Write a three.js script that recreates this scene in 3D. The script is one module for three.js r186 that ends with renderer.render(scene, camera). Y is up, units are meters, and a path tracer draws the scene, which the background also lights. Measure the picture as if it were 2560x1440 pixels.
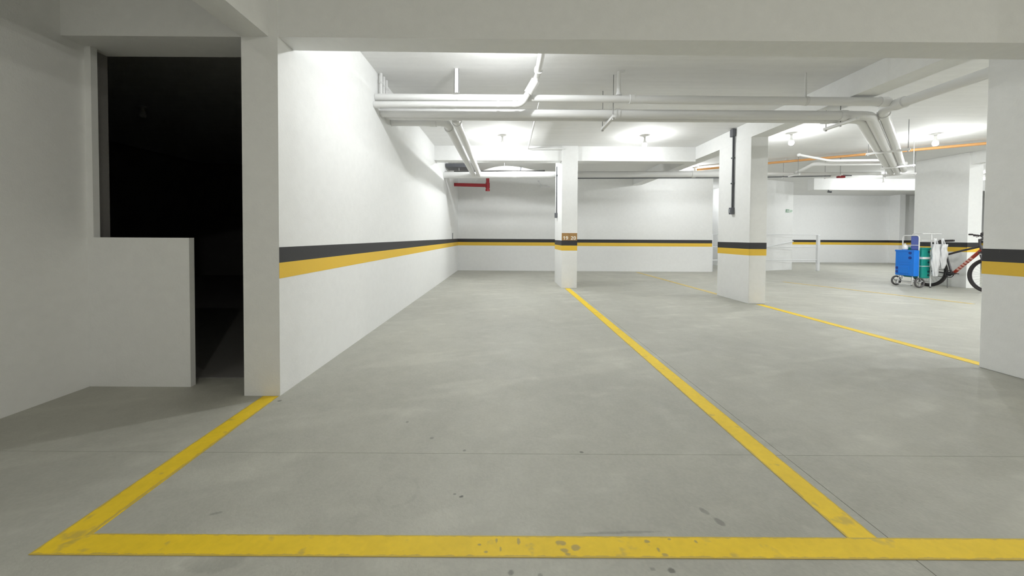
import * as THREE from 'three';
import { mergeGeometries } from 'three/addons/utils/BufferGeometryUtils.js';
import { RoundedBoxGeometry } from 'three/addons/geometries/RoundedBoxGeometry.js';

// ------------------------------------------------------------------ camera, exposure, lamps
const EYE = 1.1, F = 920;                                   // eye height in metres, focal length in pixels of a 2560 wide frame
const scene = new THREE.Scene();
scene.background = new THREE.Color(0x000000);
const camera = new THREE.PerspectiveCamera(2 * Math.atan(720 / F) * 180 / Math.PI, 2560 / 1440, 0.05, 80);
camera.position.set(0, EYE, 0);
camera.rotation.order = 'YXZ';
camera.rotation.set(-0.0207, 0, 0.0055);
camera.setViewOffset(2560, 1440, 15, 110, 2560, 1440);      // lens shift
camera.updateProjectionMatrix();
const renderer = new THREE.WebGLRenderer({ antialias: true });
renderer.toneMapping = THREE.LinearToneMapping;
renderer.toneMappingExposure = 1.2;
renderer.shadowMap.enabled = true;
// every lamp: x, height, distance into the room, candela, colour (the fittings are built further down)
const WHITE = [0.965, 0.99, 1], WARM = [1, 0.98, 0.89];
const LAMPS = [
  { p: [-0.08, 2.93, 3.43], cd: 3.6, c: WHITE, label: 'lit white bulb hidden behind the near beam, close to the long striped wall' },
  { p: [-0.08, 2.895, 7.06], cd: 3.2, c: WHITE, label: 'lit ceiling bulb between the paired pipes and the numbered pillar' },
  { p: [2.62, 2.895, 7.02], cd: 3.2, c: WHITE, label: 'lit ceiling bulb between the numbered pillar and the pillar with tall conduit' },
  { p: [5.24, 2.895, 6.81], cd: 3.5, c: WHITE, label: 'lit ceiling bulb just right of the pillar with tall conduit' },
  { p: [7.88, 2.895, 6.80], cd: 3.5, c: WHITE, label: 'lit ceiling bulb beside the orange pipe, above the bicycle' },
  { p: [5.2, 2.91, 10.2], cd: 3, c: WHITE, label: 'lit bulb at the left end of the orange pipe, above the thick cross pipe' },
  { p: [11.4, 2.79, 11.16], cd: 2.4, c: WHITE, label: 'lit bulb in front of the far beam, beneath the end of the three-pipe bundle' },
  { p: [11.9, 2.93, 9.1], cd: 3, c: WHITE, label: 'upper lit bulb in the gap right of the bicycle pillar' },
  { p: [14.1, 2.93, 10.9], cd: 4, c: WHITE, label: 'lower lit bulb in the gap right of the bicycle pillar' },
  { p: [0.15, 2.93, 8.70], cd: 4.4, c: WHITE, label: 'lit bulb hidden behind the cross beam, left of the numbered pillar' },
  { p: [7.3, 2.93, 14.2], cd: 2.5, c: WHITE, label: 'lit bulb behind the end of the back wall' },
  { p: [13.5, 2.95, 13.4], cd: 10, c: WHITE, label: 'lit bulb behind the far beam' },
  { p: [8.07, 2.895, 3.43], cd: 9, c: WHITE, label: 'lit bulb hidden behind the nearest pillar' },
  { p: [13.5, 2.895, 3.43], cd: 12, c: WHITE, label: 'lit bulb three bays right of the nearest pillar' },
  { p: [10.8, 2.895, 3.43], cd: 11, c: WHITE, label: 'lit bulb two bays right of the nearest pillar' },
  { p: [0.6, 2.93, -2.1], cd: 4, c: WARM, label: 'lit warm bulb over the driveway behind the viewer' },
  { p: [4.8, 2.93, -2.1], cd: 7, c: WARM, label: 'lit warm bulb over the driveway, right of the viewer' },
  { p: [-2.3, 2.93, -3.0], cd: 2, c: WARM, label: 'lit bulb over the left edge of the driveway behind the viewer' },
  { p: [10.0, 2.93, 0.5], cd: 14, c: WARM, label: 'lit bulb over the driveway beyond the nearest pillar' },
];

// ------------------------------------------------------------------ helpers
const V = (x, y, d) => new THREE.Vector3(x, y, -d);          // d counts into the room
let seed = 7;
const rnd = () => { seed = (seed * 16807) % 2147483647; return (seed - 1) / 2147483646; };
const taken = {};
const numbered = n => { const k = taken[n] = (taken[n] ?? -1) + 1; return k ? n + '_' + String(k).padStart(3, '0') : n; };
function tag(o, label, category, group) { if (label) o.userData.label = label; if (category) o.userData.category = category; if (group) o.userData.group = group; return o; }
function thing(name, label, category, pos = null, group) {
  const o = new THREE.Group(); o.name = numbered(name); if (pos) o.position.copy(pos);
  scene.add(o); return tag(o, label, category, group);
}
const lists = new WeakMap();
function part(name, geo, mat, parent, label) {
  const g = Array.isArray(geo) ? (geo.length > 1 ? merge(geo) : geo[0]) : geo;
  const m = new THREE.Mesh(g, mat);
  const t = lists.get(parent) ?? {}; lists.set(parent, t);
  const k = t[name] = (t[name] ?? -1) + 1; m.name = k ? name + '_' + String(k).padStart(3, '0') : name;
  if (label) m.userData.label = label;
  parent.add(m); return m;
}
function struct(name, geo, mat, label) {
  const o = geo ? new THREE.Mesh(Array.isArray(geo) ? merge(geo) : geo, mat) : new THREE.Group();
  o.name = numbered(name); o.userData.kind = 'structure'; if (label) o.userData.label = label;
  scene.add(o); return o;
}
function merge(gs) {
  const clean = gs.map(g => { const h = g.index ? g.toNonIndexed() : g.clone(); for (const k of Object.keys(h.attributes)) if (!['position', 'normal', 'uv'].includes(k)) h.deleteAttribute(k); return h; });
  return mergeGeometries(clean);
}
// uv in metres from the position, by the way each face points (world-sized patterns)
function uvm(g, s = 1) {
  if (g.index) g = g.toNonIndexed();
  const p = g.attributes.position, n = g.attributes.normal, uv = new Float32Array(p.count * 2);
  for (let i = 0; i < p.count; i++) {
    const ax = Math.abs(n.getX(i)), ay = Math.abs(n.getY(i)), az = Math.abs(n.getZ(i));
    const x = p.getX(i), y = p.getY(i), z = p.getZ(i);
    const [u, v] = ay >= ax && ay >= az ? [x, -z] : ax >= az ? [z, y] : [x, y];
    uv[2 * i] = u / s; uv[2 * i + 1] = v / s;
  }
  g.setAttribute('uv', new THREE.BufferAttribute(uv, 2)); return g;
}
// box from x0..x1, y0..y1, distance d0..d1
function bx(x0, x1, y0, y1, d0, d1, r = 0) {
  const w = x1 - x0, h = y1 - y0, d = d1 - d0;
  const g = r ? new RoundedBoxGeometry(w, h, d, 1, r) : new THREE.BoxGeometry(w, h, d);
  return uvm(g.translate((x0 + x1) / 2, (y0 + y1) / 2, -(d0 + d1) / 2));
}
// plan outline [[x, d], ...] raised from y0 to y1
function prism(pts, y0, y1) {
  const s = new THREE.Shape(pts.map(([x, d]) => new THREE.Vector2(x, d)));
  const g = new THREE.ExtrudeGeometry(s, { depth: y1 - y0, bevelEnabled: false });
  g.rotateX(-Math.PI / 2); g.translate(0, y0, 0); return uvm(g);
}
function rod(a, b, r, seg = 12, r2 = r) {
  const d = new THREE.Vector3().subVectors(b, a), g = new THREE.CylinderGeometry(r2, r, d.length(), seg);
  g.applyQuaternion(new THREE.Quaternion().setFromUnitVectors(new THREE.Vector3(0, 1, 0), d.clone().normalize()));
  return g.translate((a.x + b.x) / 2, (a.y + b.y) / 2, (a.z + b.z) / 2);
}
function bar(a, b, w, h) {                                    // square bar between two points
  const d = new THREE.Vector3().subVectors(b, a), L = d.length(), g = new RoundedBoxGeometry(w, h, L, 1, Math.min(w, h) * 0.15);
  const m = new THREE.Matrix4().lookAt(a, b, Math.abs(d.y) / L > 0.99 ? new THREE.Vector3(1, 0, 0) : new THREE.Vector3(0, 1, 0));
  g.applyMatrix4(m); return g.translate((a.x + b.x) / 2, (a.y + b.y) / 2, (a.z + b.z) / 2);
}
// bent pipe: straight runs joined by elbows
function tube(pts, r, bend = 0.12, seg = 18) {
  const path = new THREE.CurvePath(); let a = pts[0];
  for (let i = 1; i < pts.length; i++) {
    const b = pts[i];
    if (i === pts.length - 1) { path.add(new THREE.LineCurve3(a, b)); break; }
    const d1 = new THREE.Vector3().subVectors(b, a).normalize(), d2 = new THREE.Vector3().subVectors(pts[i + 1], b);
    const k = Math.min(bend, a.distanceTo(b) * 0.45, d2.length() * 0.45); d2.normalize();
    const p = b.clone().addScaledVector(d1, -k), q = b.clone().addScaledVector(d2, k);
    path.add(new THREE.LineCurve3(a, p)); path.add(new THREE.QuadraticBezierCurve3(p, b, q)); a = q;
  }
  const n = pts.length > 2 ? Math.min(160, Math.max(40, Math.ceil(path.getLength() / 0.03))) : 2;
  const ends = [[pts[0], pts[1]], [pts[pts.length - 1], pts[pts.length - 2]]].map(([p, q]) => { const d = new THREE.Vector3().subVectors(q, p).normalize(); return rod(p, p.clone().addScaledVector(d, 0.004), r * 0.999, seg); });
  return merge([new THREE.TubeGeometry(path, n, r, seg), ...ends]);
}
function ring(at, dir, r, len, seg = 18) { const d = dir.clone().normalize().multiplyScalar(len / 2); return rod(at.clone().sub(d), at.clone().add(d), r, seg); }
const X = new THREE.Vector3(1, 0, 0), Y = new THREE.Vector3(0, 1, 0), Z = new THREE.Vector3(0, 0, 1);

// ------------------------------------------------------------------ textures
function lattice(n, s) { let q = s; const a = new Float32Array(n * n); for (let i = 0; i < n * n; i++) { q = (q * 16807) % 2147483647; a[i] = q / 2147483647; } return a; }
const LAT = [lattice(64, 11), lattice(64, 991), lattice(64, 7013)];
function vn(k, x, y) {
  const a = LAT[k], x0 = Math.floor(x), y0 = Math.floor(y), fx = x - x0, fy = y - y0, u = fx * fx * (3 - 2 * fx), v = fy * fy * (3 - 2 * fy);
  const i = (x0 & 63), j = (y0 & 63) * 64, i1 = ((x0 + 1) & 63), j1 = ((y0 + 1) & 63) * 64;
  return (a[j + i] * (1 - u) + a[j + i1] * u) * (1 - v) + (a[j1 + i] * (1 - u) + a[j1 + i1] * u) * v;
}
function fbm(k, x, y, o = 4) { let s = 0, a = 0.5, t = 0; for (let i = 0; i < o; i++) { s += a * vn((k + i) % 3, x, y); t += a; a *= 0.5; x = x * 2.03 + 7.7; y = y * 2.03 + 3.1; } return s / t; }
const lin2s = v => { v = Math.min(1, Math.max(0, v)); return Math.round(255 * (v <= 0.0031308 ? v * 12.92 : 1.055 * Math.pow(v, 1 / 2.4) - 0.055)); };
function dataTex(w, h, fn, srgb, wrap = THREE.RepeatWrapping) {
  const a = new Uint8Array(w * h * 4);
  for (let j = 0; j < h; j++) for (let i = 0; i < w; i++) {
    const c = fn(i, j), k = 4 * (j * w + i);
    if (srgb) { a[k] = lin2s(c[0]); a[k + 1] = lin2s(c[1]); a[k + 2] = lin2s(c[2]); } else { a[k] = a[k + 1] = a[k + 2] = Math.max(0, Math.min(255, Math.round(c * 255))); }
    a[k + 3] = 255;
  }
  const t = new THREE.DataTexture(a, w, h); t.magFilter = THREE.LinearFilter; t.minFilter = THREE.LinearFilter; t.wrapS = t.wrapT = wrap;
  if (srgb) t.colorSpace = THREE.SRGBColorSpace; t.needsUpdate = true; return t;
}
// marks seen on the concrete: [x, d, half-size x, half-size d, turn, strength]
const MARKS = [
  [0.80, 1.455, 0.011, 0.020, 0.5, 0.32], [0.83, 1.40, 0.014, 0.022, 0.5, 0.38], [-0.185, 1.53, 0.010, 0.006, 0.4, 0.7], [-0.215, 1.545, 0.006, 0.005, 0, 0.5],
  [0.39, 1.855, 0.010, 0.008, 0, 0.6], [-0.21, 1.865, 0.008, 0.008, 0, 0.4], [-1.5, 2.42, 0.012, 0.012, 0, 0.5], [-1.14, 1.43, 0.022, 0.006, 0.3, 0.3],
  [0.55, 1.19, 0.012, 0.010, 0, 0.55], [0.02, 1.18, 0.010, 0.010, 0, 0.45], [0.115, 1.17, 0.008, 0.008, 0, 0.35], [0.49, 1.195, 0.008, 0.006, 0, 0.3],
  [-0.98, 1.215, 0.10, 0.045, 0, 0.16], [0.42, 1.345, 0.16, 0.006, 0.04, 0.25], [-0.40, 1.98, 0.010, 0.01, 0, 0.35], [-0.58, 2.15, 0.008, 0.012, 0, 0.35],
];
const floorMap = dataTex(2048, 2048, (i, j) => {
  const x = i / 256 - 4, d = j / 256;
  let v = 0.435;
  v *= 1 + 0.21 * (fbm(0, x * 0.9 + 20, d * 0.7 + 5, 4) - 0.5) + 0.13 * (fbm(1, x * 3.1, d * 2.2, 4) - 0.5) + 0.10 * (fbm(2, x * 14, d * 14, 3) - 0.5) + 0.09 * (vn(0, x * 110, d * 110) - 0.5);
  const sweep = fbm(1, x * 1.1 + d * 0.9 + 40, (d - x * 0.35) * 5.5, 3); if (sweep > 0.60) v *= 1 + Math.min(0.10, 0.6 * (sweep - 0.60));   // trowel sweeps
  const dust = fbm(2, x * 5 + 9, d * 9 + 2, 3); if (dust > 0.66) v *= 1 + 0.4 * (dust - 0.66);
  for (const [mx, md, a, b, t, s] of MARKS) {
    const dx = x - mx, dd = d - md; if (Math.abs(dx) > 0.2 || Math.abs(dd) > 0.2) continue;
    const u = (dx * Math.cos(t) + dd * Math.sin(t)) / a, w = (-dx * Math.sin(t) + dd * Math.cos(t)) / b, q = u * u + w * w + 0.9 * (fbm(0, x * 60, d * 60, 3) - 0.5);
    if (q < 1.25) v *= 1 - s * Math.min(1, (1.25 - q) / 0.5);
  }
  const rr = Math.hypot((x + 0.46) / 0.085, (d - 1.56) / 0.09), rq = Math.abs(rr - 1) + 0.25 * (fbm(1, x * 30, d * 30, 2) - 0.5); if (rq < 0.12) v *= 1 - 0.06 * (1 - rq / 0.12);   // faint ring left by a bucket
  const w = 0.5 + 0.5 * (fbm(2, x * 0.8 + 3, d * 0.8, 3) - 0.5);
  return [v * (1.0 + 0.02 * w), v * 1.005, v * (0.905 - 0.03 * w)];
}, true, THREE.MirroredRepeatWrapping);
const floorBump = dataTex(1024, 1024, (i, j) => 0.5 + 0.5 * (fbm(0, i * 0.0625 * 4, j * 0.0625 * 4, 3) - 0.5) + 0.3 * (fbm(1, i / 16, j / 16, 3) - 0.5), false);
const floorRough = dataTex(1024, 1024, (i, j) => 0.60 + 0.18 * (fbm(1, i / 32, j / 32, 5) - 0.5), false);
floorRough.repeat.set(2, 2); floorBump.repeat.set(6, 6);
const plasterBump = dataTex(1024, 1024, (i, j) => 0.5 + 0.55 * (fbm(2, i / 16, j / 16, 4) - 0.5) + 0.5 * (fbm(0, i / 4, j / 4, 2) - 0.5), false);
plasterBump.repeat.set(1.2, 1.2);
const plasterMap = dataTex(512, 512, (i, j) => { const v = 0.985 + 0.05 * (fbm(1, i / 8, j / 8, 5) - 0.5); return [v, v, v]; }, true);
plasterMap.repeat.set(0.33, 0.33);
const boardMap = dataTex(512, 512, (i, j) => { const v = 0.975 + 0.07 * (fbm(1, i / 64, j / 6, 4) - 0.5) + 0.03 * (fbm(0, i / 8, j / 8, 3) - 0.5); return [v, v, v]; }, true);
boardMap.repeat.set(0.25, 0.25);
// worn yellow paint: u along the line in metres / 6, v across
const PRINTS = [[1.831, 0.66, 0.018, 0.16], [1.882, 0.44, 0.016, 0.17], [1.838, 0.30, 0.016, 0.13], [1.85, 0.14, 0.012, 0.08], [2.143, 0.74, 0.010, 0.10], [2.184, 0.12, 0.014, 0.09], [2.170, 0.35, 0.006, 0.10], [2.228, 0.86, 0.008, 0.07], [1.60, 0.75, 0.004, 0.16], [1.615, 0.35, 0.004, 0.14], [1.68, 0.72, 0.006, 0.2], [1.54, 0.55, 0.006, 0.05], [1.565, 0.22, 0.010, 0.06], [2.32, 0.75, 0.006, 0.10]];
function paintTex(base, prints, wear) {
  return dataTex(2048, 64, (i, j) => {
    const x = i / 2048 * 6, y = j / 64; let k = 1 + 0.12 * (fbm(0, x * 9, y * 0.9 + 3, 4) - 0.5) + 0.10 * (fbm(1, x * 60, y * 6, 3) - 0.5), w = 0;
    const g = fbm(2, x * 14, y * 1.5 + 9, 4); if (g > wear) w = Math.min(0.35, (g - wear) * 3);
    const e = Math.min(y, 1 - y); if (e < 0.05 + 0.10 * (fbm(1, x * 45, y > 0.5 ? 7 : 2, 3) - 0.35)) w = Math.max(w, 0.4);
    for (const [px, py, a, b] of prints) { const q = ((x - px) / a) ** 2 + ((y - py) / b) ** 2 + 1.2 * (fbm(0, x * 70, y * 9, 2) - 0.5); if (q < 1) w = Math.max(w, 0.6 * Math.min(1, (1 - q) * 2)); }
    const c = base.map((b, n) => b * k * (1 - w) + [0.26, 0.22, 0.15][n] * w); return c;
  }, true);
}
const YEL = [0.90, 0.63, 0.02], BAND = [0.82, 0.53, 0.05];
const paintA = paintTex(YEL, PRINTS, 0.71), paintB = paintTex(YEL, [], 0.71), paintC = paintTex([0.66, 0.52, 0.20], [], 0.56);

// ------------------------------------------------------------------ materials
const std = (c, rough = 0.8, o = {}) => new THREE.MeshStandardMaterial({ color: Array.isArray(c) ? new THREE.Color().setRGB(...c) : c, roughness: rough, ...o });
const M = {
  floor: std([1, 1, 1], 1, { map: floorMap, roughnessMap: floorRough, bumpMap: floorBump, bumpScale: 0.0012 }),
  base: std([0.12, 0.12, 0.11], 1),
  wall: std([0.87, 0.875, 0.865], 0.75, { map: plasterMap, bumpMap: plasterBump, bumpScale: 0.0012 }),
  ceil: std([0.86, 0.86, 0.85], 0.85, { map: boardMap, bumpMap: plasterBump, bumpScale: 0.001 }),
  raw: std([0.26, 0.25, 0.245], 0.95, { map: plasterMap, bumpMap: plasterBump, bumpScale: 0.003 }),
  black: std([0.03, 0.03, 0.032], 0.6, { bumpMap: plasterBump, bumpScale: 0.0008 }),
  yellow: std(BAND, 0.6, { bumpMap: plasterBump, bumpScale: 0.0008 }),
  lineA: std([1, 1, 1], 0.6, { map: paintA }), lineB: std([1, 1, 1], 0.6, { map: paintB }), lineC: std([1, 1, 1], 0.7, { map: paintC }),
  pvc: std([0.80, 0.80, 0.79], 0.42), pvcGrey: std([0.66, 0.66, 0.64], 0.5),
  metal: std([0.55, 0.55, 0.55], 0.4, { metalness: 0.7 }), galv: std([0.72, 0.72, 0.71], 0.5, { metalness: 0.2 }), darkRod: std([0.25, 0.25, 0.25], 0.5),
  conduit: std([0.10, 0.105, 0.115], 0.45), cbox: std([0.13, 0.135, 0.15], 0.45), socket: std([0.36, 0.37, 0.39], 0.4),
  red: std([0.42, 0.03, 0.04], 0.4), orange: std([0.70, 0.36, 0.13], 0.5), wrap: std([0.46, 0.45, 0.43], 0.7), dark: std([0.03, 0.03, 0.028], 0.8),
  railing: std([0.82, 0.83, 0.84], 0.4), ceramic: std([0.82, 0.82, 0.80], 0.3),
};

// ------------------------------------------------------------------ the setting
const HC = 3.03, WX = -1.54;                                  // ceiling height, face of the long striped wall
const floor = struct('floor', null, null, 'grey trowelled concrete floor with sawn joints');
part('base', bx(-8.4, 22.2, -0.3, -0.08, -7.2, 17), M.base, floor);
{
  const slab = (x0, x1, d0, d1) => { const g = bx(x0, x1, -0.08, 0, d0, d1), p = g.attributes.position, uv = g.attributes.uv; for (let i = 0; i < p.count; i++) uv.setXY(i, (p.getX(i) + 4) / 8, -p.getZ(i) / 8); part('slab', g, M.floor, floor); };
  slab(-8.4, 1.409, -7.2, 1.839); slab(1.412, 22.2, -7.2, 1.839); slab(-8.4, 1.409, 1.841, 17); slab(1.412, 22.2, 1.841, 17);
}
// a painted line from (x0, d0) to (x1, d1), w wide, ends cut along the given outline
function line(pts, mat, along, label) {
  const g = prism(pts, 0.0004, 0.002), p = g.attributes.position, uv = g.attributes.uv;
  const [ax, ad] = pts[0], L = Math.hypot(along[0], along[1]), ux = along[0] / L, ud = along[1] / L;
  for (let i = 0; i < p.count; i++) { const dx = p.getX(i) - ax, dd = -p.getZ(i) - ad; uv.setXY(i, (dx * ux + dd * ud) / 6, (-dx * ud + dd * ux) / along[2]); }
  part('parking_line', g, mat, floor, label);
}
line([[-1.630, 1.2375], [5.6, 1.2375], [5.6, 1.328], [-1.51, 1.328]], M.lineA, [1, 0, 0.0905], 'yellow line across the front of the bay, marked with shoe prints');
line([[-1.63, 1.2375], [-1.51, 1.328], [-1.545, 2.49], [-1.655, 2.49]], M.lineB, [-0.02, 1, -0.11], 'yellow line from the front corner to the end of the long wall');
line([[1.258, 1.328], [1.368, 1.328], [1.365, 7.82], [1.252, 7.82]], M.lineB, [0, 1, -0.11], 'long yellow line from the front line to the numbered pillar');
line([[4.12, 3.1], [4.23, 3.1], [4.24, 6.05], [4.13, 6.05]], M.lineB, [0, 1, -0.11], 'yellow line between the two right hand pillars');
line([[4.05, 7.1], [4.16, 7.1], [4.16, 11.5], [4.05, 11.5]], M.lineC, [0, 1, -0.11], 'faded yellow line behind the pillar with tall conduit');
line([[7.86, 6.2], [7.97, 6.22], [7.0, 9.2], [6.89, 9.18]], M.lineC, [-0.97, 2.98, -0.11], 'faded yellow line in front of the bicycle');

struct('ceiling', bx(-8.4, 22.2, HC, HC + 0.22, -7.2, 17), M.ceil, 'white painted concrete ceiling');
// stripes run at the same height round walls and pillars
const BK = [0.912, 1.018], YL = [0.805, 0.912];
function bands(parent, x0, x1, d0, d1, p = 0.0015) {
  part('black_stripe', bx(x0 - p, x1 + p, BK[0], BK[1], d0 - p, d1 + p), M.black, parent, 'black painted stripe');
  part('yellow_stripe', bx(x0 - p, x1 + p, YL[0], YL[1], d0 - p, d1 + p), M.yellow, parent, 'yellow painted stripe');
}
function wallGroup(name, geo, label, mat = M.wall) { const g = struct(name, null, null, label); part('wall_body', geo, mat, g); return g; }
const wl = wallGroup('wall_left', bx(-1.785, WX, 0, HC, 2.496, 11.78), 'long white wall with black and yellow stripes');
part('black_stripe', bx(WX - 0.02, WX + 0.0015, BK[0], BK[1], 2.497, 11.775), M.black, wl, 'black painted stripe');
part('yellow_stripe', bx(WX - 0.02, WX + 0.0015, YL[0], YL[1], 2.497, 11.775), M.yellow, wl, 'yellow painted stripe');
const wb = wallGroup('wall_back', bx(-1.785, 6.6, 0, HC, 11.78, 12.0), 'white back wall with black and yellow stripes');
bands(wb, WX + 0.002, 6.598, 11.78, 11.9);
const wf = wallGroup('wall_far', bx(6.4, 22.2, 0, HC, 16.65, 16.9), 'far white wall with stripes behind the railing');
bands(wf, 6.62, 21.9, 16.65, 16.7);
wallGroup('wall_return', bx(6.38, 6.6, 0, HC, 12.0, 16.65), 'short white wall behind the back wall');
const wc = struct('wall_core', null, null, 'white stair core wall carrying the green exit sign');
part('wall_body', prism([[8.3, 12.1], [9.96, 12.8], [9.96, 16.6], [8.3, 16.6]], 0, HC), M.wall, wc);
wallGroup('wall_right', bx(22.0, 22.2, 0, HC, -7.2, 16.65), 'white wall at the far right');
wallGroup('wall_rear', bx(-3.2, 22.0, 0, HC, -7.2, -7.0), 'white wall behind the driveway');
wallGroup('wall_driveway', bx(-3.2, -3.0, 0, HC, -7.0, 2.64), 'plain white wall at the left of the driveway');
wallGroup('wall_low', [bx(-3.0, -2.272, 0, 1.077, 2.637, 2.68), bx(-3.0, -2.955, 1.077, 2.435, 2.637, 2.68)].reduce((a, g) => merge([a, g])), 'half-height white wall before the dark store room');
// the unlit store room behind the half wall
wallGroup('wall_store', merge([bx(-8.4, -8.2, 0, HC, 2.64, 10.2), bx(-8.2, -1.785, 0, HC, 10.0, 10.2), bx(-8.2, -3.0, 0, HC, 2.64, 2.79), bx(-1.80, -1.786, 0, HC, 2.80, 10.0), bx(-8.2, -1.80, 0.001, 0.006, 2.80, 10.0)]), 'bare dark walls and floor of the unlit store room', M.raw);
// pillars
function pillar(x0, x1, d0, d1, h, label) { const g = struct('pillar', null, null, label); part('pillar_body', bx(x0, x1, 0, h, d0, d1, 0.006), M.wall, g); bands(g, x0, x1, d0, d1); return g; }
pillar(1.185, 1.518, 7.85, 8.92, HC, 'white pillar carrying the number plates 19 and 20');
pillar(4.04, 4.322, 6.107, 7.02, 2.77, 'white pillar with a tall dark conduit on its side');
pillar(4.066, 4.346, 2.30, 3.139, 2.77, 'nearest white striped pillar at the right edge');
pillar(10.28, 10.59, 8.20, 9.29, HC, 'white striped pillar behind the bicycle');
pillar(17.3, 17.55, 16.2, 16.65, HC, 'slim white pilaster on the far wall');
// beams
struct('beam', prism([[-3.0, 2.5], [4.07, 2.53], [22, 2.6], [22, 2.98], [4.07, 2.765], [WX, 2.685], [-1.62, 2.685], [-1.62, 2.79], [-3.0, 2.79]], 2.433, HC), M.wall, 'near white concrete beam across the whole view');
struct('beam', bx(-1.79, -1.603, 2.433, HC, -7, 2.50), M.wall, 'white beam above the driveway ending at the wall end');
struct('beam', bx(4.042, 4.32, 2.765, HC, 2.70, 11.78), M.wall, 'long white beam resting on the two right hand pillars');
struct('beam', bx(WX, 4.042, 2.722, HC, 7.90, 8.16), M.wall, 'white cross beam at the numbered pillar');
struct('beam', bx(9.96, 22, 2.665, HC, 11.95, 12.2), M.wall, 'far white beam in front of the striped far wall');
struct('beam', bx(10.33, 10.54, 2.76, HC, 2.9, 8.20), M.wall, 'white beam running into the bicycle pillar');

// ------------------------------------------------------------------ lamps
const bulbMat = new THREE.MeshStandardMaterial({ color: 0xffffff, emissive: new THREE.Color(1, 0.99, 0.96), emissiveIntensity: 14, roughness: 0.4 });
const coldBulb = std([0.85, 0.85, 0.83], 0.35);
const holderShape = new THREE.LatheGeometry([[0, 0], [0.055, 0], [0.055, -0.006], [0.046, -0.016], [0.024, -0.022], [0.022, -0.045], [0, -0.045]].map(p => new THREE.Vector2(...p)).reverse(), 24);
const collar = new THREE.LatheGeometry([[0.0, 0.034], [0.017, 0.034], [0.024, 0.020], [0.035, 0.004], [0.0375, -0.014], [0.0365, -0.014], [0.033, 0.003], [0, 0.006]].map(p => new THREE.Vector2(...p)), 24);
const bulbShape = new THREE.LatheGeometry([[0.0, -0.072], [0.016, -0.069], [0.03, -0.058], [0.036, -0.04], [0.035, -0.022], [0.028, 0.0], [0.018, 0.018], [0.016, 0.028], [0, 0.028]].map(p => new THREE.Vector2(...p)), 24);
function lamp(x, y, d, label, cd, c) {
  const t = thing('ceiling_lamp', label, 'lamp', V(x, HC, d), 'ceiling bulbs');
  const drop = HC - y - 0.045 - 0.025;
  part('lamp_holder', drop > 0.03 ? [holderShape.clone(), rod(new THREE.Vector3(0, -0.03, 0), new THREE.Vector3(0, -0.05 - drop, 0), 0.02)] : holderShape, M.ceramic, t);
  const k = part('bulb_base', collar, M.ceramic, t); k.position.y = y - HC;
  const b = part('bulb', bulbShape, cd ? bulbMat : coldBulb, t, cd ? 'glowing white bulb' : 'unlit white bulb'); b.position.y = y - HC - 0.006; b.scale.setScalar(1.2);
  if (cd) { const l = new THREE.PointLight(new THREE.Color().setRGB(...c), cd, 0, 2); l.position.copy(V(x, y - 0.03, d)); l.castShadow = true; l.shadow.radius = 1.6; scene.add(l); }
  return t;
}
for (const l of LAMPS) lamp(...l.p, l.label, l.cd, l.c);
lamp(-5.5, 2.95, 5.6, 'unlit bulb on the ceiling of the dark store room', 0);

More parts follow.
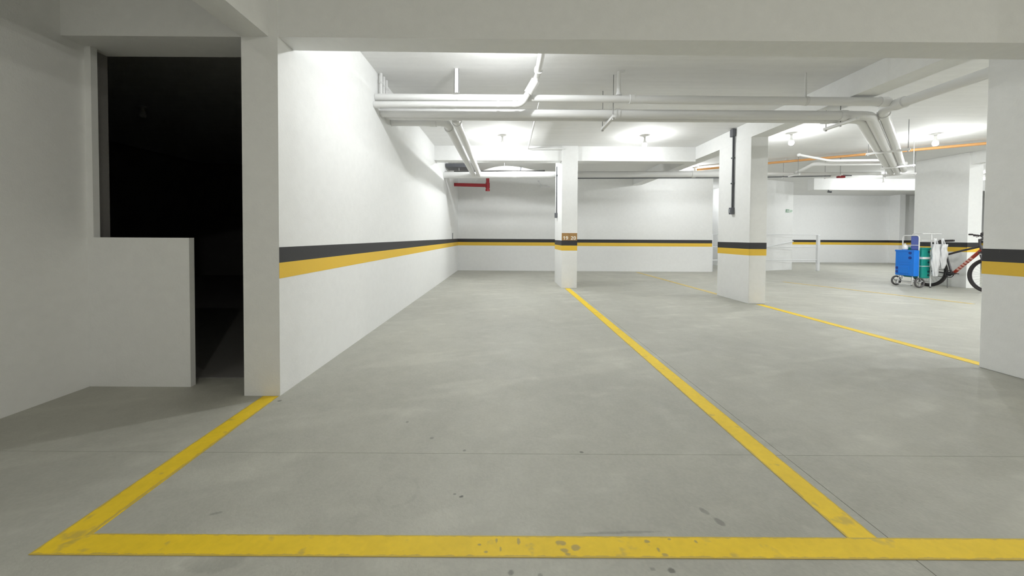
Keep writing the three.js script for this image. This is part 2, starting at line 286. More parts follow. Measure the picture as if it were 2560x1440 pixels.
// ------------------------------------------------------------------ ceiling pipes
function pipe(label, pts, r, mat = M.pvc, name = 'pipe', bend = 0.12) { const t = thing(name, label, 'pipe'); part('pipe_run', tube(pts, r, bend), mat, t); t.userData.r = undefined; return t; }
const couple = (t, at, dir, r, len = 0.07, mat = M.pvc) => part('coupling', ring(at, dir, r, len), mat, t);
{
  let t = pipe('slender white pipe, topmost of the pipes crossing the ceiling', [V(WX + 0.002, 2.72, 4.345), V(1.45, 2.715, 4.345)], 0.042); couple(t, V(1.46, 2.715, 4.345), X, 0.053, 0.05);
  part('pipe_run', tube([V(1.46, 2.71, 4.345), V(4.47, 2.70, 4.345)], 0.049), M.pvc, t); couple(t, V(4.40, 2.70, 4.345), X, 0.058, 0.09);
  t = pipe('white drain pipe rising through an elbow towards the near beam', [V(WX + 0.002, 2.62, 4.30), V(0.17, 2.625, 4.29), V(0.345, 2.90, 4.19), V(0.335, 2.915, 2.78)], 0.036, M.pvc, 'pipe', 0.06);
  couple(t, V(-0.10, 2.624, 4.293), X, 0.042, 0.03); couple(t, V(0.09, 2.625, 4.291), X, 0.042, 0.04); couple(t, V(0.344, 2.902, 4.02), Z, 0.049, 0.04); couple(t, V(0.284, 2.804, 4.225), new THREE.Vector3(0.175, 0.275, 0.10), 0.05, 0.16);
  t = pipe('white pipe crossing the ceiling and turning off as middle pipe of the bundle', [V(WX + 0.002, 2.605, 4.53), V(4.443, 2.60, 4.53), V(4.443 + 4.43, 2.60, 4.53 + 3.862)], 0.054);
  couple(t, V(1.35, 2.603, 4.53), X, 0.062, 0.05); couple(t, V(4.1, 2.601, 4.53), X, 0.063, 0.08);
  t = pipe('white pipe behind the others, turning off as left pipe of the bundle', [V(WX + 0.002, 2.63, 4.72), V(4.48, 2.61, 4.70), V(4.48 + 4.36, 2.61, 4.70 + 3.80)], 0.054);
  couple(t, V(-0.6, 2.627, 4.716), X, 0.062, 0.06); couple(t, V(4.05, 2.612, 4.702), X, 0.063, 0.08);
  t = pipe('white pipe that turns back along the long wall beneath the cross beam', [V(WX + 0.002, 2.62, 4.94), V(-0.81, 2.62, 4.94), V(-0.81, 2.60, 9.0)], 0.055);
  couple(t, V(-0.98, 2.62, 4.94), X, 0.064, 0.08); couple(t, V(-0.81, 2.615, 5.2), Z, 0.064, 0.08);
  t = pipe('white pipe running beside the twin pipe along the long wall', [V(-0.66, 2.615, 4.80), V(-0.66, 2.60, 9.0)], 0.055); couple(t, V(-0.66, 2.613, 4.95), Z, 0.064, 0.09); couple(t, V(-0.66, 2.605, 8.7), Z, 0.062, 0.1);
  t = pipe('white pipe from the near beam bending into the right pipe of the bundle', [V(4.52, 2.665, 2.80), V(4.52, 2.65, 4.46), V(4.52 + 4.40, 2.63, 4.46 + 3.836)], 0.054, M.pvc, 'pipe', 0.1);
  couple(t, V(4.52, 2.652, 4.26), Z, 0.065, 0.1); couple(t, V(4.71, 2.65, 4.626), new THREE.Vector3(0.7536, 0, -0.657), 0.066, 0.14);
  t = pipe('thick white pipe crossing in front of the back wall', [V(WX + 0.002, 2.60, 9.1), V(5.6, 2.665, 9.1)], 0.08); couple(t, V(0.2, 2.613, 9.1), X, 0.088, 0.1); couple(t, V(4.6, 2.655, 9.1), X, 0.088, 0.1);
  part('reducer', rod(V(5.58, 2.665, 9.1), V(5.75, 2.668, 9.1), 0.08, 18, 0.045), M.pvc, t); part('pipe_run', tube([V(5.75, 2.668, 9.1), V(9.2, 2.70, 9.1)], 0.04), M.pvc, t);
  t = pipe('thin white pipe stepping forward from the thick cross pipe', [V(7.1, 2.69, 9.05), V(6.79, 2.735, 8.15), V(8.75, 2.745, 8.1)], 0.042, M.pvc, 'pipe', 0.1);
  t = pipe('thinnest white pipe with a raised end above the railing', [V(6.25, 2.875, 7.9), V(6.9, 2.755, 7.9), V(8.3, 2.775, 7.9)], 0.026, M.pvc, 'pipe', 0.08); part('pipe_end', new THREE.SphereGeometry(0.036, 14, 10).translate(6.25, 2.875, -7.9), M.pvc, t);
  t = pipe('thin dark conduit strapped beneath the thick cross pipe', [V(1.6, 2.537, 9.1), V(5.4, 2.571, 9.1), V(8.5, 2.644, 9.1)], 0.012, M.conduit, 'conduit', 0.2); part('red_fitting', bx(8.16, 8.32, 2.585, 2.635, 9.06, 9.14, 0.008), M.red, t, 'small dark red fitting');
  t = pipe('orange pipe running slantwise beneath the ceiling', [V(5.2, 2.95, 10.09), V(9.35, 2.955, 7.14), V(10.25, 2.955, 6.5)], 0.028, M.orange);
  for (const k of [0.12, 0.38, 0.66]) part('clamp', rod(V(5.2 + 4.15 * k, HC, 10.09 - 2.95 * k), V(5.2 + 4.15 * k, 2.95, 10.09 - 2.95 * k), 0.006), M.metal, t);
  // red fire pipe in the far corner
  t = pipe('dark red fire pipe ending in a tee near the far left corner', [V(-1.538, 2.62, 10.9), V(-0.56, 2.60, 10.9)], 0.05, M.red, 'fire_pipe'); part('riser', rod(V(-0.55, 2.98, 10.9), V(-0.55, 2.47, 10.9), 0.05, 18), M.red, t); part('coupling', ring(V(-0.55, 2.46, 10.9), Y, 0.066, 0.05), M.red, t); part('tee', ring(V(-0.55, 2.60, 10.9), Y, 0.062, 0.16), M.red, t); part('clamp', rod(V(-0.9, 2.66, 10.9), V(-0.72, 2.98, 10.9), 0.008), M.pvc, t);
  // small grey-white conduit across the ceiling of the numbered bay
  t = pipe('thin white conduit along the ceiling leading to the numbered pillar', [V(0.45, 2.95, 4.9), V(0.45, 2.95, 7.82), V(1.2, 2.955, 7.82)], 0.015, M.pvc, 'conduit', 0.05);
  // risers beside the long wall
  for (const [d, w] of [[4.42, 'nearest'], [4.52, 'middle'], [4.62, 'farthest']]) { t = thing('riser_pipe', w + ' of three thin white risers in the corner above the pipes', 'pipe', null, 'thin risers by the long wall'); part('pipe_run', tube([V(-1.5, HC, d), V(-1.5, 2.66, d)], 0.018), M.pvc, t); part('clamp', ring(V(-1.5, 2.92, d), Y, 0.023, 0.02), M.galv, t); }
  t = pipe('white pipe elbow peeping over the topmost pipe', [V(-1.02, 2.64, 4.80), V(-1.02, 2.86, 4.80), V(-1.12, 2.86, 5.2)], 0.05, M.pvc, 'pipe_elbow', 0.1);
  // sagging wrapped hose between beam and back wall
  const hose = (pts, r) => new THREE.TubeGeometry(new THREE.CatmullRomCurve3(pts), 70, r, 14);
  t = thing('flexible_hose', 'grey wrapped hose arching over the thick cross pipe', 'hose');
  part('hose_run', hose([V(-0.70, 2.66, 9.38), V(-0.45, 2.76, 9.39), V(-0.05, 2.83, 9.41), V(0.35, 2.80, 9.41), V(0.8, 2.71, 9.41), V(1.17, 2.68, 9.41)], 0.065), M.wrap, t); part('clamp', ring(V(0.36, 2.80, 9.41), new THREE.Vector3(1, -0.2, 0), 0.07, 0.03), M.conduit, t); part('hanger_rod', rod(V(-0.05, HC, 9.41), V(-0.05, 2.83, 9.41), 0.006, 8), M.metal, t);
  t = thing('flexible_hose', 'grey hose sagging in the corner by the long wall', 'hose'); part('hose_run', hose([V(-1.54, 2.70, 9.35), V(-1.2, 2.665, 9.35), V(-1.0, 2.68, 9.40), V(-0.85, 2.70, 9.48)], 0.04), M.wrap, t); part('hanger_rod', rod(V(-1.2, 2.84, 9.36), V(-1.2, 2.68, 9.36), 0.006, 8), M.metal, t);
  t = thing('cable_tray', 'dark cable tray in the corner between beam and back wall', 'tray'); part('tray_base', bx(-1.52, -0.93, 2.83, 2.845, 9.25, 9.75, 0.003), M.cbox, t); for (const d of [9.25, 9.735]) part('tray_side', bx(-1.52, -0.93, 2.845, 2.92, d, d + 0.015, 0.003), M.cbox, t); for (const x of [-1.4, -1.05]) part('hanger_rod', rod(V(x, HC, 9.5), V(x, 2.83, 9.5), 0.006, 8), M.metal, t);
  t = thing('cable_bundle', 'black cables lying on top of the thick cross pipe', 'cable');
  for (const [r, y, o] of [[0.016, 2.712, -0.03], [0.012, 2.715, 0.0], [0.014, 2.705, 0.03]]) part('cable', hose([V(-1.3, y - 0.01, 9.18 + o), V(-0.6, y + 0.0, 9.2 + o), V(-0.2, y + 0.015, 9.22 + o), V(0.5, y + 0.01, 9.2 + o), V(0.95, y + 0.02, 9.17 + o)], r), M.dark, t);
}
// hangers and supports
{
  let t = thing('pipe_hanger', 'ribbed white channel hanging the topmost pipe near the long wall', 'hanger');
  part('channel', [bx(-0.608, -0.552, 2.755, HC, 4.277, 4.283), bx(-0.608, -0.602, 2.755, HC, 4.277, 4.305), bx(-0.583, -0.577, 2.755, HC, 4.27, 4.283), bx(-0.558, -0.552, 2.755, HC, 4.277, 4.305)], M.pvc, t); part('strap', ring(V(-0.58, 2.717, 4.345), X, 0.0455, 0.03), M.galv, t);
  t = thing('pipe_hanger', 'tapered white drop tube with a flared foot on the topmost pipe', 'hanger'); part('drop_tube', rod(V(1.31, HC, 4.345), V(1.31, 2.755, 4.345), 0.018, 14, 0.026), M.pvc, t); part('foot', rod(V(1.31, 2.80, 4.345), V(1.31, 2.758, 4.345), 0.024, 14, 0.038), M.pvc, t); part('ceiling_plate', ring(V(1.345, HC - 0.004, 4.32), Y, 0.03, 0.008), M.galv, t);
  t = thing('pipe_hanger', 'thin white rod holding the topmost pipe beside the long beam', 'hanger'); part('hanger_rod', rod(V(3.5, HC, 4.345), V(3.5, 2.755, 4.345), 0.010), M.pvc, t); part('strap', ring(V(3.5, 2.703, 4.345), X, 0.0525, 0.035), M.galv, t);
  function trapeze(label, a, b, top, rods) {
    const s = thing('pipe_support', label, 'bracket'); part('channel', bar(a, b, 0.04, 0.035), M.pvc, s);
    for (const k of rods) { const p = new THREE.Vector3().lerpVectors(a, b, k); part('hanger_rod', rod(p.clone().setY(top), p.clone().add(new THREE.Vector3(0, -0.03, 0)), 0.0045, 8), M.darkRod, s); part('nut', ring(p.clone().add(new THREE.Vector3(0, -0.025, 0)), Y, 0.014, 0.012, 6), M.metal, s); }
  }
  trapeze('white channel on dark rods beneath the pipes, between the drop tube and beam', V(1.27, 2.53, 4.38), V(1.27, 2.53, 4.93), HC, [0.08, 0.96]);
  trapeze('white channel beneath the pipes at the start of the bundle', V(4.17, 2.525, 4.40), V(4.17, 2.525, 4.86), 2.765, [0.5, 0.95]);
  const B = (s, o, y) => V(4.5 + 0.7536 * s + 0.657 * o, y, 4.5 + 0.657 * s - 0.7536 * o);
  trapeze('white strap across the middle of the three-pipe bundle', B(2.5, -0.30, 2.545), B(2.5, 0.22, 2.545), HC, [0.06, 0.95]);
  trapeze('white strap near the far end of the three-pipe bundle', B(4.5, -0.24, 2.545), B(4.5, 0.24, 2.545), HC, [0.06, 0.95]);
  trapeze('white strap closing the far end of the three-pipe bundle', B(5.85, -0.28, 2.545), B(5.85, 0.24, 2.545), HC, [0.06, 0.95]);
  trapeze('white channel under the stepping pipe, near the middle pillar', V(6.95, 2.615, 8.75), V(6.95, 2.615, 9.3), HC, [0.1, 0.95]);
  trapeze('white channel under the far cross pipe, above the railing', V(8.0, 2.62, 8.8), V(8.0, 2.62, 9.3), HC, [0.1, 0.95]);
  t = thing('wall_bracket', 'small white bracket with a tray high on the back wall', 'bracket');
  part('tray', bx(1.03, 1.30, 2.59, 2.615, 11.0, 11.2), M.railing, t); for (const x of [1.05, 1.24]) part('strut', rod(V(x, 2.61, 11.1), V(x + 0.01, 2.74, 11.78), 0.012), M.railing, t); part('strut', rod(V(1.06, 2.61, 11.05), V(0.98, 2.76, 11.05), 0.01), M.railing, t); part('cap', rod(V(0.98, 2.74, 11.05), V(0.98, 2.78, 11.05), 0.03, 14, 0.045), M.railing, t);
}
// ------------------------------------------------------------------ wall fittings
{
  let t = thing('conduit', 'tall dark conduit with boxes on the middle pillar side', 'conduit', V(4.04, 0, 6.56));
  const g = (x0, x1, y0, y1, d0, d1, r) => bx(x0, x1, y0, y1, d0, d1, r);
  part('junction_box', g(-0.06, 0, 2.885, 3.02, -0.045, 0.045, 0.008), M.cbox, t); part('conduit_run', [rod(V(-0.02, 2.89, 0), V(-0.02, 1.63, 0.0), 0.015), rod(V(-0.014, 2.89, -0.032), V(-0.012, 1.63, -0.03), 0.006)], M.conduit, t);
  for (const y of [2.5, 2.05]) part('clamp', g(-0.04, 0, y, y + 0.025, -0.03, 0.03, 0.004), M.conduit, t);
  const b = part('switch_box', g(-0.06, 0, 1.515, 1.635, -0.04, 0.04, 0.008), M.cbox, t); part('socket_plate', g(-0.068, -0.058, 1.54, 1.61, -0.01, 0.035, 0.003), M.socket, b);
  t = thing('conduit', 'dark conduit with one box on the numbered pillar side', 'conduit', V(1.185, 0, 8.55)); part('conduit_run', rod(V(-0.02, 2.72, 0), V(-0.02, 1.62, 0), 0.014), M.conduit, t); part('switch_box', g(-0.06, 0, 1.535, 1.65, -0.045, 0.045, 0.008), M.cbox, t); part('clamp', g(-0.04, 0, 2.5, 2.53, -0.03, 0.03, 0.004), M.conduit, t);
  // number plates
  const plate = (num, x0, label) => {
    const c = document.createElement('canvas'); c.width = 256; c.height = 256; const k = c.getContext('2d');
    k.fillStyle = '#ab8450'; k.fillRect(0, 0, 256, 256); k.strokeStyle = '#8b6737'; k.lineWidth = 1; for (let y = 3; y < 256; y += 7) { k.beginPath(); k.moveTo(0, y); k.lineTo(256, y + 3); k.stroke(); }
    k.fillStyle = '#c9ab7d'; for (let i = 0; i < 5; i++) k.fillRect(60 + i * 28, 40, 18, 6);
    k.fillStyle = '#f3efe6'; k.font = 'bold 172px sans-serif'; k.textAlign = 'center'; k.textBaseline = 'alphabetic'; k.fillText(num, 128, 232);
    const tx = new THREE.CanvasTexture(c); tx.colorSpace = THREE.SRGBColorSpace;
    const s = thing('number_plate', label, 'sign', V(x0, 1.02, 7.85)); part('plate_body', bx(-0.081, 0.081, 0, 0.158, -0.008, 0.0, 0.002), std([0.36, 0.20, 0.065], 0.5), s);
    const f = new THREE.PlaneGeometry(0.158, 0.154); f.translate(0, 0.079, 0.0092); part('plate_face', f, std([1, 1, 1], 0.5, { map: tx }), s, 'tan face printed with the number ' + num);
  };
  plate('19', 1.268, 'left of the two tan plates on the pillar, reading 19'); plate('20', 1.4345, 'right of the two tan plates on the pillar, reading 20');
  // exit sign, flat on the core wall
  const c = document.createElement('canvas'); c.width = 256; c.height = 112; const k = c.getContext('2d');
  k.fillStyle = '#e9f1ea'; k.fillRect(0, 0, 256, 112); k.fillStyle = '#24633c'; k.fillRect(6, 6, 128, 100); k.fillStyle = '#e9f1ea';
  k.beginPath(); k.arc(66, 26, 10, 0, 7); k.fill(); k.lineWidth = 13; k.strokeStyle = '#e9f1ea'; k.beginPath(); k.moveTo(62, 40); k.lineTo(54, 66); k.lineTo(76, 80); k.lineTo(70, 100); k.moveTo(54, 66); k.lineTo(34, 92); k.moveTo(60, 46); k.lineTo(88, 56); k.moveTo(58, 44); k.lineTo(34, 56); k.stroke();
  k.fillRect(100, 22, 22, 74); k.strokeStyle = '#7aa486'; k.lineWidth = 8; for (const [x, y, w] of [[150, 30, 90], [150, 56, 90], [150, 82, 60]]) k.strokeRect(x, y, w, 8);
  const tx = new THREE.CanvasTexture(c); tx.colorSpace = THREE.SRGBColorSpace;
  t = thing('exit_sign', 'small green and white exit sign on the stair core wall', 'sign', V(9.75, 1.965, 12.715)); t.rotation.y = Math.atan2(0.7, 1.66);
  part('sign_body', new RoundedBoxGeometry(0.40, 0.125, 0.008, 1, 0.002).translate(0, 0.0625, 0.006), M.railing, t); part('sign_face', new THREE.PlaneGeometry(0.39, 0.118).translate(0, 0.0625, 0.0106), std([1, 1, 1], 0.5, { map: tx }), t, 'green pictogram of a running figure and lettering');
  // camera under the far beam
  t = thing('security_camera', 'small dark camera beneath the far beam', 'camera', V(10.45, 2.665, 11.97)); part('bracket', rod(new THREE.Vector3(0, 0, 0), new THREE.Vector3(0, -0.05, 0.02), 0.012), M.conduit, t); part('camera_body', rod(new THREE.Vector3(-0.03, -0.055, 0), new THREE.Vector3(0.06, -0.075, 0.05), 0.03), M.conduit, t);
  // small rod on the long wall
  t = thing('wall_rod', 'thin grey rod standing on the stripe near the far left corner', 'rod', V(-1.54, 0, 10.55)); part('rod_body', rod(new THREE.Vector3(0.012, 1.018, 0), new THREE.Vector3(0.012, 1.19, 0), 0.008), M.conduit, t);
  // railing
  t = thing('railing', 'white three-rail guard rail before the stair core', 'railing');
  const a = V(6.6, 0, 11.86), e = V(10.45, 0, 12.3), at = (q, y) => new THREE.Vector3().lerpVectors(a, e, q).setY(y);
  for (const y of [1.205, 0.80, 0.37]) part('rail', rod(at(0, y), at(y > 1 ? 1.012 : 1, y), 0.014, 12), M.railing, t);
  for (const q of [0.012, 0.33, 0.995]) part('post', bar(at(q, 0), at(q, 1.20), q > 0.9 ? 0.085 : 0.04, q > 0.9 ? 0.085 : 0.04), M.railing, t);
  t = thing('handrail', 'thin sloping handrail on the stair core wall', 'handrail'); part('rail', rod(V(8.42, 0.78, 12.10), V(9.94, 0.98, 12.74), 0.016), M.railing, t); for (const q of [0.1, 0.9]) part('bracket', rod(V(8.42 + 1.52 * q, 0.78 + 0.2 * q, 12.10 + 0.64 * q), V(8.40 + 1.52 * q, 0.76 + 0.2 * q, 12.16 + 0.64 * q), 0.008), M.railing, t);
}
// ------------------------------------------------------------------ bicycle (local x forward, y up, z to its right)
{
  const t = thing('bicycle', 'dark mountain bike with a red down tube beside the pillar', 'bicycle', V(9.75, 0, 7.945));
  t.rotation.order = 'YXZ'; t.rotation.set(-0.05, -Math.PI / 2, 0);
  const P = (x, y, z = 0) => new THREE.Vector3(x, y, z);
  const rubber = std([0.035, 0.03, 0.03], 0.8), blackPaint = std([0.03, 0.026, 0.03], 0.35), redPaint = std([0.30, 0.03, 0.014], 0.35), alloy = std([0.35, 0.35, 0.36], 0.35, { metalness: 0.8 }), whitePrint = std([0.55, 0.33, 0.28], 0.5);
  const R = 0.362, rear = P(-0.535, R), front = P(0.535, R), bb = P(-0.10, 0.33);
  const wheel = c => {
    const w = part('wheel', new THREE.TorusGeometry(R - 0.029, 0.029, 12, 56), rubber, t); w.position.copy(c);
    part('rim', new THREE.TorusGeometry(R - 0.062, 0.011, 8, 56), blackPaint, w); part('hub', rod(P(0, 0, -0.05), P(0, 0, 0.05), 0.022), alloy, w);
    part('spokes', Array.from({ length: 28 }, (_, i) => { const a = i / 28 * 2 * Math.PI, s = i % 2 ? 0.03 : -0.03, b = a + (i % 4 < 2 ? 0.5 : -0.5); return rod(P(0.02 * Math.cos(b), 0.02 * Math.sin(b), s), P((R - 0.065) * Math.cos(a), (R - 0.065) * Math.sin(a), 0), 0.0015, 5); }), alloy, w);
    part('brake_disc', ring(P(0, 0, 0.04), Z, 0.08, 0.003, 24), alloy, w);
  };
  wheel(rear); wheel(front);
  const H = (x, y, z) => { const c = Math.cos(0.9), q = Math.sin(0.9), dx = x - 0.36; return P(0.36 + dx * c + z * q, y + 0.075, -dx * q + z * c); };   // turned handlebar
  const seatTop = P(-0.245, 0.80), headT = P(0.345, 0.97), headB = P(0.385, 0.845);
  part('seat_tube', rod(bb, seatTop, 0.019), blackPaint, t); part('top_tube', tube([P(-0.225, 0.745), P(0.05, 0.85), P(0.345, 0.945)], 0.021, 0.1, 12), blackPaint, t);
  const dt = part('down_tube', rod(P(-0.08, 0.34), P(0.375, 0.88), 0.030), redPaint, t, 'red down tube');
  { const a = P(-0.08, 0.34), b = P(0.375, 0.88); part('lettering', [0.18, 0.27, 0.36, 0.45, 0.54, 0.63].map(q => rod(a.clone().lerp(b, q), a.clone().lerp(b, q + 0.055), 0.0306, 12)), whitePrint, dt, 'pale lettering blocks'); }
  part('head_tube', rod(headT, headB, 0.024), blackPaint, t);
  for (const z of [-1, 1]) {
    part('chain_stay', rod(bb.clone().setZ(0.03 * z), rear.clone().setZ(0.06 * z), 0.010), blackPaint, t); part('seat_stay', rod(P(-0.225, 0.73, 0.02 * z), rear.clone().setZ(0.06 * z), 0.009), blackPaint, t);
    part('fork_leg', [rod(P(0.405, 0.78, 0.06 * z), P(0.465, 0.58, 0.06 * z), 0.016), rod(P(0.455, 0.61, 0.06 * z), front.clone().setZ(0.06 * z), 0.022)], blackPaint, t);
    const k = part('crank', rod(bb.clone().setZ(0.07 * z), P(-0.10 + 0.165 * z, 0.33 + 0.02 * z, 0.09 * z), 0.011), blackPaint, t); part('pedal', new RoundedBoxGeometry(0.09, 0.02, 0.09, 1, 0.005).translate(-0.10 + 0.165 * z, 0.33 + 0.02 * z, 0.14 * z), rubber, k);
    part('grip', rod(H(0.29, 1.125, 0.25 * z), H(0.275, 1.13, 0.36 * z), 0.017), rubber, t); const l = part('brake_lever', [rod(H(0.31, 1.125, 0.2 * z), H(0.38, 1.09, 0.24 * z), 0.007), rod(H(0.38, 1.09, 0.24 * z), H(0.365, 1.075, 0.33 * z), 0.006)], blackPaint, t); part('shifter', new RoundedBoxGeometry(0.05, 0.03, 0.04, 1, 0.008).translate(...H(0.315, 1.10, 0.19 * z).toArray()), blackPaint, l);
  }
  part('fork_crown', bar(P(0.395, 0.815, -0.075), P(0.395, 0.815, 0.075), 0.05, 0.04), blackPaint, t); part('stem', rod(P(0.325, 1.10), P(0.337, 0.96), 0.020), blackPaint, t); part('stem', rod(P(0.33, 1.075), H(0.40, 1.055, 0), 0.018), blackPaint, t);
  part('handlebar', tube([H(0.275, 1.13, -0.36), H(0.36, 1.11, -0.16), H(0.40, 1.055, -0.07), H(0.40, 1.055, 0.07), H(0.36, 1.11, 0.16), H(0.275, 1.13, 0.36)], 0.012, 0.04, 12), blackPaint, t);
  part('brake_cable', new THREE.TubeGeometry(new THREE.CatmullRomCurve3([H(0.32, 1.10, 0.18), P(0.52, 1.17, 0.10), P(0.5, 1.0, 0.04), P(0.40, 0.88, 0.04)]), 30, 0.004, 6), rubber, t); part('brake_cable', new THREE.TubeGeometry(new THREE.CatmullRomCurve3([H(0.32, 1.10, -0.18), P(0.46, 1.14, -0.10), P(0.49, 0.95, -0.04), P(0.37, 0.86, -0.03)]), 30, 0.004, 6), rubber, t);
  part('seat_post', rod(seatTop, P(-0.285, 1.04), 0.014), blackPaint, t);
  { const s = new THREE.Shape(); s.moveTo(-0.14, 0); s.bezierCurveTo(-0.15, 0.075, -0.08, 0.08, -0.02, 0.035); s.bezierCurveTo(0.03, 0.02, 0.11, 0.02, 0.14, 0.012); s.lineTo(0.14, -0.012); s.bezierCurveTo(0.11, -0.02, 0.03, -0.02, -0.02, -0.035); s.bezierCurveTo(-0.08, -0.08, -0.15, -0.075, -0.14, 0);
    const g = new THREE.ExtrudeGeometry(s, { depth: 0.02, bevelEnabled: true, bevelSize: 0.01, bevelThickness: 0.012, bevelSegments: 3, curveSegments: 10 }); g.rotateX(-Math.PI / 2); g.rotateZ(0.06); g.translate(-0.26, 1.045, 0); part('saddle', g, rubber, t); }
  part('chainring', [new THREE.TorusGeometry(0.075, 0.008, 6, 36).translate(-0.10, 0.33, 0.052), ring(P(-0.10, 0.33, 0.052), Z, 0.05, 0.006, 20)], blackPaint, t);
  part('cassette', [0.05, 0.042, 0.034, 0.026].map((r, i) => ring(P(-0.535, R, 0.030 + i * 0.006), Z, r, 0.004, 20)), alloy, t);
  part('chain', [rod(P(-0.10, 0.405, 0.052), P(-0.535, R + 0.048, 0.045), 0.005, 6), rod(P(-0.10, 0.255, 0.052), P(-0.50, 0.25, 0.05), 0.005, 6)], blackPaint, t);
  part('derailleur', [rod(P(-0.53, 0.33, 0.07), P(-0.505, 0.26, 0.06), 0.012), ring(P(-0.50, 0.25, 0.05), Z, 0.022, 0.01)], blackPaint, t);
  part('kickstand', rod(P(-0.22, 0.33, -0.05), P(-0.30, 0.012, -0.17), 0.009), alloy, t);
}
// ------------------------------------------------------------------ folding trolleys and bags by the bicycle
{
  const tubeW = std([0.78, 0.78, 0.77], 0.35), blueP = std([0.006, 0.19, 0.74], 0.4), blueD = std([0.004, 0.035, 0.25], 0.5), tealP = std([0.004, 0.28, 0.235], 0.45), tealD = std([0.004, 0.06, 0.07], 0.6), tyre = std([0.10, 0.095, 0.095], 0.7), greyHub = std([0.45, 0.45, 0.45], 0.5);
  // local: x away from the viewer's left (into the row), y up, d into the room
  const trolley = (label, ox, od, build) => { const t = thing('folding_trolley', label, 'trolley', V(ox, 0, od)); build(t); return t; };
  const wheel = (t, d, r = 0.115) => {
    const w = part('wheel', new THREE.TorusGeometry(r - 0.018, 0.018, 10, 32).scale(1, 1, 1.1), tyre, t); w.position.copy(V(-0.02, r, d)); w.rotation.y = 0.62 * 0;
    part('hub', [ring(P3(0, 0, 0), Z, 0.024, 0.04), ...[0, 1, 2].map(i => { const a = i * 2.094 + 0.5; return bar(P3(0.02 * Math.cos(a), 0.02 * Math.sin(a), 0), P3((r - 0.03) * Math.cos(a), (r - 0.03) * Math.sin(a), 0), 0.018, 0.014); })], greyHub, w);
  };
  const P3 = (x, y, z) => new THREE.Vector3(x, y, z);
  trolley('folding trolley with a bright blue panel and big grey wheels', 9.25, 8.44, t => {
    const panel = part('blue_panel', [bx(-0.10, 0.02, 0.25, 0.84, -0.20, 0.20, 0.012), bx(-0.107, -0.09, 0.30, 0.46, -0.10, 0.13, 0.006), bx(-0.107, -0.09, 0.80, 0.84, -0.205, 0.205, 0.004)], blueP, t, 'bright blue plastic panel');
    for (const [y, d] of [[0.775, -0.115], [0.665, -0.115], [0.42, 0.155], [0.335, 0.155]]) part('hole', ring(V(-0.102, y, d), X, 0.032, 0.006, 20), blueD, panel);
    for (const y of [0.27, 0.50, 0.56]) part('rib', bx(-0.106, -0.098, y, y + 0.014, -0.12, 0.12, 0.003), blueP, panel);
    part('frame', [tube([V(0.035, 0.16, -0.17), V(0.035, 1.17, -0.17), V(0.035, 1.17, 0.17), V(0.035, 0.16, 0.17)], 0.011, 0.06, 10), rod(V(0.035, 0.95, -0.17), V(0.035, 0.95, 0.17), 0.008)], tubeW, t, 'white tubular frame');
    part('leg', [rod(V(-0.05, 0.27, -0.13), V(-0.09, 0.06, -0.16), 0.010), rod(V(-0.05, 0.27, 0.13), V(-0.09, 0.06, 0.16), 0.010), rod(V(-0.09, 0.06, -0.16), V(-0.09, 0.06, 0.16), 0.009)], tubeW, t);
    part('axle', rod(V(-0.02, 0.115, -0.28), V(-0.02, 0.115, 0.28), 0.008), greyHub, t); part('axle_stay', [rod(V(-0.02, 0.115, -0.2), V(0.035, 0.18, -0.17), 0.009), rod(V(-0.02, 0.115, 0.2), V(0.035, 0.18, 0.17), 0.009)], tubeW, t);
    wheel(t, -0.245); wheel(t, 0.245);
  });
  trolley('teal basket trolley folded behind the blue one', 9.43, 8.42, t => {
    const b = part('teal_basket', [bx(-0.12, 0.06, 0.21, 0.90, -0.20, 0.20, 0.02), bx(-0.124, 0.064, 0.86, 0.90, -0.207, 0.207, 0.006)], tealP, t, 'teal plastic basket');
    part('strap', bx(-0.126, 0.068, 0.64, 0.69, -0.21, 0.21, 0.004), tubeW, b, 'broad white strap'); part('strap', bx(-0.124, 0.066, 0.475, 0.49, -0.208, 0.208, 0.003), tubeW, b); for (const y of [0.26, 0.34, 0.55, 0.78]) part('slot', bx(0.0, 0.045, y, y + 0.045, -0.2035, -0.195, 0.002), tealD, b);
    part('frame', [tube([V(0.085, 0.012, -0.19), V(0.085, 1.22, -0.19), V(0.085, 1.22, 0.19), V(0.085, 0.012, 0.19)], 0.011, 0.05, 10), rod(V(-0.14, 1.06, -0.19), V(0.25, 1.06, -0.19), 0.008), rod(V(-0.12, 1.21, -0.19), V(0.30, 1.21, -0.19), 0.009)], tubeW, t, 'white tubular frame');
    part('crossbar', rod(V(0.085, 0.13, -0.19), V(0.085, 0.13, 0.19), 0.008), greyHub, t);
    for (const d of [-0.19, 0.19]) part('foot', rod(V(0.085, 0, d), V(0.085, 0.03, d), 0.016), tyre, t);
  });
  // hanging plastic bags: crumpled sacks with two loop handles
  const bagMat = new THREE.MeshPhysicalMaterial({ color: new THREE.Color().setRGB(0.70, 0.71, 0.72), roughness: 0.45, side: THREE.DoubleSide });
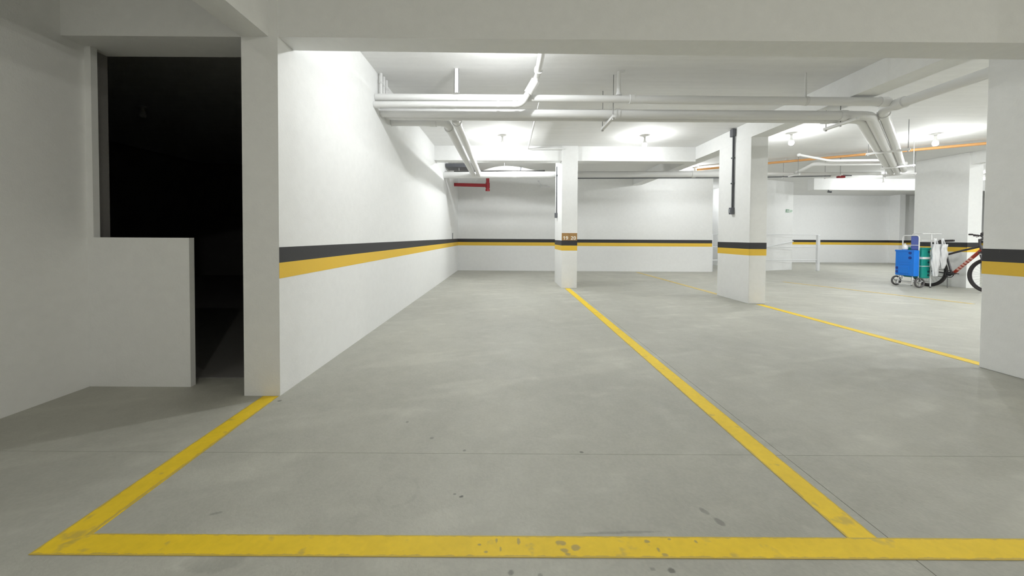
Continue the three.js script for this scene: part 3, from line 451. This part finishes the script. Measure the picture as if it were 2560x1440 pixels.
  const bag = (label, x, y0, y1, d, w, dep, s) => {
    const t = thing('plastic_bag', label, 'bag', V(x, y0, d), undefined); const h = y1 - y0, g = new THREE.CylinderGeometry(1, 1, h, 40, 24), p = g.attributes.position;
    for (let i = 0; i < p.count; i++) {
      const y = p.getY(i) / h + 0.5, a = Math.atan2(p.getZ(i), p.getX(i)), rr = Math.hypot(p.getX(i), p.getZ(i));
      const f = 0.55 + 0.45 * Math.sin(Math.PI * Math.min(1, (1 - y) * 0.9 + 0.12)) + 0.20 * Math.sin(a * 4 + s + y * 3) * (0.4 + y) + 0.12 * Math.sin(a * 9 - y * 9 + s * 2) + 0.10 * Math.sin(y * 17 + a * 2 + s);
      p.setXYZ(i, rr * Math.cos(a) * w * f * (y < 0.02 ? 0.8 : 1), (y) * h, rr * Math.sin(a) * dep * f * (y < 0.02 ? 0.8 : 1));
    }
    g.computeVertexNormals(); part('bag_body', g, bagMat, t);
    for (const q of [-0.5, 0.5]) part('handle', new THREE.TubeGeometry(new THREE.CatmullRomCurve3([P3(q * w, h * 0.97, 0.01), P3(q * w * 0.7, h + 0.09, -0.01), P3(q * w * 0.4, h + 0.13, -0.02), P3(q * w * 0.1, h + 0.08, -0.01), P3(0, h * 0.97, 0)]), 24, 0.008, 6), bagMat, t);
  };
  bag('white plastic bag hanging lowest from the trolley frame', 9.50, 0.27, 0.98, 8.13, 0.075, 0.05, 0.3); bag('white plastic bag hanging next to the bicycle wheel', 9.66, 0.44, 0.98, 8.13, 0.07, 0.05, 1.9);
  let t = thing('folded_bag', 'upright blue folded bag between the two trolleys', 'bag', V(9.30, 0, 8.385)); part('bag_body', bx(-0.01, 0.02, 0.845, 1.16, -0.09, 0.06, 0.009), std([0.10, 0.14, 0.42], 0.7), t); part('bag_base', bx(-0.01, 0.02, 0.27, 0.845, -0.05, 0.03, 0.009), std([0.10, 0.14, 0.42], 0.7), t);
  t = thing('bottle', 'white round bottle showing above the blue panel', 'bottle', V(9.22, 0.84, 8.50)); part('bottle_body', new THREE.LatheGeometry([[0, 0], [0.045, 0], [0.052, 0.03], [0.05, 0.075], [0.03, 0.11], [0.016, 0.12], [0.016, 0.135], [0, 0.135]].map(q => new THREE.Vector2(...q)), 20), M.ceramic, t); part('cap', ring(P3(0, 0.14, 0), Y, 0.018, 0.02), M.pvcGrey, t);
}
scene.traverse(o => { if (o.isMesh) { o.castShadow = true; o.receiveShadow = true; } });
renderer.render(scene, camera);
